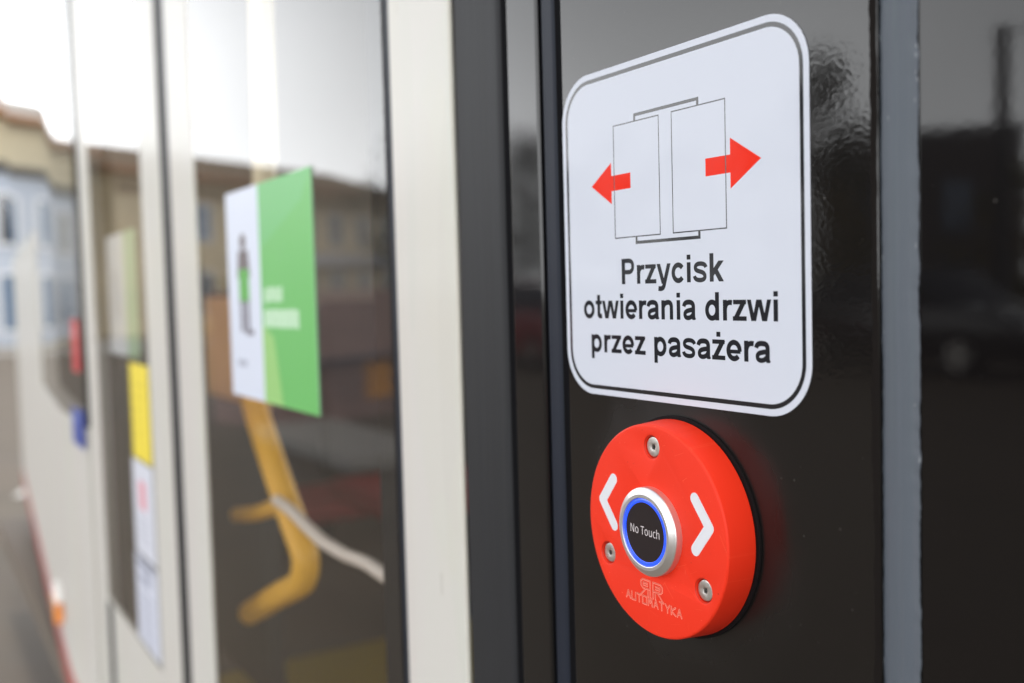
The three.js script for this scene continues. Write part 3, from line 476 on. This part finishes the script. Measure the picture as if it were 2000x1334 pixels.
// trees: tapered trunk with limbs, crown of leaf clumps
function tree(label, x, z, h, rx, base, seed, cols, cone, group) {
  const t = thing('tree', label, 'tree', [x, 0, z], 0, group), r = rng(seed);
  const limbs = [(() => { const g = new THREE.CylinderGeometry(h * 0.012, h * 0.03, h * 0.8, 8); g.translate(0, h * 0.4, 0); return g; })()];
  for (let i = 0; i < 9; i++) { const a = r() * 6.28, y = h * (0.3 + 0.45 * r()), l = rx * (0.6 + 0.5 * r()) * (cone ? 1 - y / h : 1); limbs.push(tube([[0, y, 0], [Math.cos(a) * l * 0.5, y + l * 0.3, Math.sin(a) * l * 0.5], [Math.cos(a) * l, y + l * 0.75, Math.sin(a) * l]], h * 0.007, 5, 5)); }
  obj('trunk', limbs, std([0.07, 0.055, 0.04], 0.9), t);
  const pos = [], col = [], cl = [];
  for (let i = 0; i < 46; i++) { const v = r(), y = base + (h - base) * v, rad = rx * (cone ? (1 - v) * 0.95 + 0.04 : Math.sqrt(Math.max(0.05, 1 - Math.pow(2 * v - 0.85, 2) * 0.75))) * Math.sqrt(r()), a = r() * 6.28; cl.push([Math.cos(a) * rad, y, Math.sin(a) * rad, (0.16 + 0.2 * r()) * rx, cols[Math.floor(r() * cols.length)]]); }
  for (const [cx, cy, cz, cr, c] of cl) for (let k = 0; k < 70; k++) {
    const u = [r() + r() + r() - 1.5, r() + r() + r() - 1.5, r() + r() + r() - 1.5], p = [cx + u[0] * cr * 1.3, cy + u[1] * cr, cz + u[2] * cr * 1.3], s = 0.05 + 0.06 * r();
    for (let q = 0; q < 3; q++) { pos.push(p[0] + (r() - 0.5) * s * 2.4, p[1] + (r() - 0.5) * s * 2.4, p[2] + (r() - 0.5) * s * 2.4); col.push(...c.map((e) => e * (0.85 + 0.3 * r()))); }
  }
  const g = new THREE.BufferGeometry(); g.setAttribute('position', new THREE.Float32BufferAttribute(pos, 3)); g.setAttribute('color', new THREE.Float32BufferAttribute(col, 3)); g.computeVertexNormals();
  obj('crown', g, new THREE.MeshStandardMaterial({ vertexColors: true, roughness: 0.9, side: THREE.DoubleSide }), t);
}
const G = [[0.05, 0.065, 0.03], [0.07, 0.085, 0.035], [0.04, 0.05, 0.028]], GY = [[0.14, 0.12, 0.03], [0.10, 0.10, 0.03], [0.17, 0.11, 0.03]], GD = [[0.03, 0.036, 0.024], [0.04, 0.045, 0.026]];
tree('dark green rounded tree beside the beige house', -41, 19.5, 8.0, 2.6, 3, 1, G);
tree('dark tree mirrored in the narrow black strip', -20.8, 13.0, 5.0, 1.7, 1.6, 2, GD);
tree('tall loose tree mirrored beside the white sticker', -14.6, 16.6, 6.0, 0.9, 3.4, 3, GD);
tree('slim dark spruce standing left of the dark block', -16.2, 19.6, 5.0, 0.9, 0.6, 4, GD, true);
tree('yellowish shrub under the spruce', -16.4, 18.6, 3.4, 1.2, 0.5, 5, GY);
tree('autumn tree with orange leaves right of the dark block', -11.0, 18.6, 3.4, 1.5, 0.8, 6, GY);
[[-33.5, 18.2, 7.0], [-31.2, 20.4, 6.2], [-29.8, 22.9, 6.9], [-27.5, 24.2, 6.0], [-25.9, 26.8, 6.8], [-24.2, 28.0, 6.3]].forEach(([x, z, h], i) =>
  tree(['first street tree of the row, next to the beige house', 'second street tree of the row, low and dense', 'third street tree of the row, taller than its neighbours', 'fourth street tree of the row, low and olive green', 'fifth street tree of the row, tall', 'last street tree of the row, near the dark block'][i], x, z, h, 2.1, 0.4, 40 + i, i % 2 ? GD : G, false, 'street trees in a row'));
// mast with contact wire
{
  const m = thing('catenary_mast', 'tall dark mast with a wire, standing before the dark block', 'mast', [-9.75, 0, 15.25]);
  const g = new THREE.CylinderGeometry(0.11, 0.15, 5.4, 14); g.translate(0, 2.7, 0); obj('pole', g, std([0.03, 0.032, 0.036], 0.6), m);
  obj('base_collar', [(() => { const q = new THREE.CylinderGeometry(0.22, 0.26, 0.35, 14); q.translate(0, 0.3, 0); return q; })()], std([0.04, 0.04, 0.045], 0.7), m);
  obj('wire', tube([[0, 5.3, 0], [6, 5.15, 0.5], [16, 5.5, 1]], 0.02, 20, 6), M.gap, m);
}
// parked cars
function car(name, label, x, z, turn, col) {
  const c = thing(name, label, 'car', [x, 0, z], turn, 'cars parked along the far kerb');
  const s = new THREE.Shape(); s.moveTo(-2.05, 0.3); s.lineTo(2.0, 0.3); s.quadraticCurveTo(2.15, 0.45, 2.08, 0.7); s.quadraticCurveTo(1.7, 0.88, 1.05, 0.93); s.lineTo(-1.95, 0.93); s.quadraticCurveTo(-2.15, 0.8, -2.05, 0.3);
  const body = new THREE.ExtrudeGeometry(s, { depth: 1.5, bevelEnabled: true, bevelThickness: 0.1, bevelSize: 0.06, bevelSegments: 3 }); body.translate(0, 0, -0.75);
  const k = new THREE.Shape(); k.moveTo(-1.75, 0.97); k.lineTo(1.0, 0.97); k.lineTo(0.35, 1.4); k.quadraticCurveTo(-0.4, 1.48, -1.2, 1.4); k.lineTo(-1.75, 0.97);
  const cab = new THREE.ExtrudeGeometry(k, { depth: 1.3, bevelEnabled: true, bevelThickness: 0.08, bevelSize: 0.04, bevelSegments: 2 }); cab.translate(0, 0, -0.65);
  const paint = std(col, 0.25, { clearcoat: 1, clearcoatRoughness: 0.05 });
  obj('body', toCreasedNormals(body, 0.6), paint, c); obj('cabin_glass', toCreasedNormals(cab, 0.5), M.winDark, c);
  obj('roof', rbx(-1.2, 0.35, 1.435, 1.475, -0.66, 0.66, 0.018), paint, c);
  for (const X of [-1.3, 1.3]) for (const Z of [-0.78, 0.78]) { const w = new THREE.CylinderGeometry(0.31, 0.31, 0.2, 24); w.rotateX(Math.PI / 2); w.translate(X, 0.31, Z); const t = obj('wheel', w, M.gap, c); const q = new THREE.CylinderGeometry(0.19, 0.19, 0.215, 18); q.rotateX(Math.PI / 2); q.translate(X, 0.31, Z); obj('rim', q, M.steel, t); }
  for (const Z of [-0.58, 0.58]) { obj('headlight', rbx(1.98, 2.15, 0.62, 0.74, Z - 0.16, Z + 0.16, 0.04), std([0.75, 0.75, 0.78], 0.15), c); obj('tail_light', rbx(-2.14, -2.0, 0.68, 0.82, Z - 0.14, Z + 0.14, 0.03), std([0.4, 0.02, 0.02], 0.3), c); }
}
car('parked_car', 'red parked car mirrored in the narrow black strip', -15.0, 9.6, 0.1, [0.3, 0.02, 0.02]);
car('parked_car', 'black parked car below the dark block', -9.3, 12.6, 0.1, [0.008, 0.008, 0.01]);
car('parked_car', 'silver parked car mirrored at the edge of the black glass', -4.7, 11.2, 0.6, [0.4, 0.38, 0.45]);
car('parked_car', 'dark blue parked car beyond the red one', -19.6, 15.0, 0, [0.02, 0.025, 0.06]);

renderer.render(scene, camera);
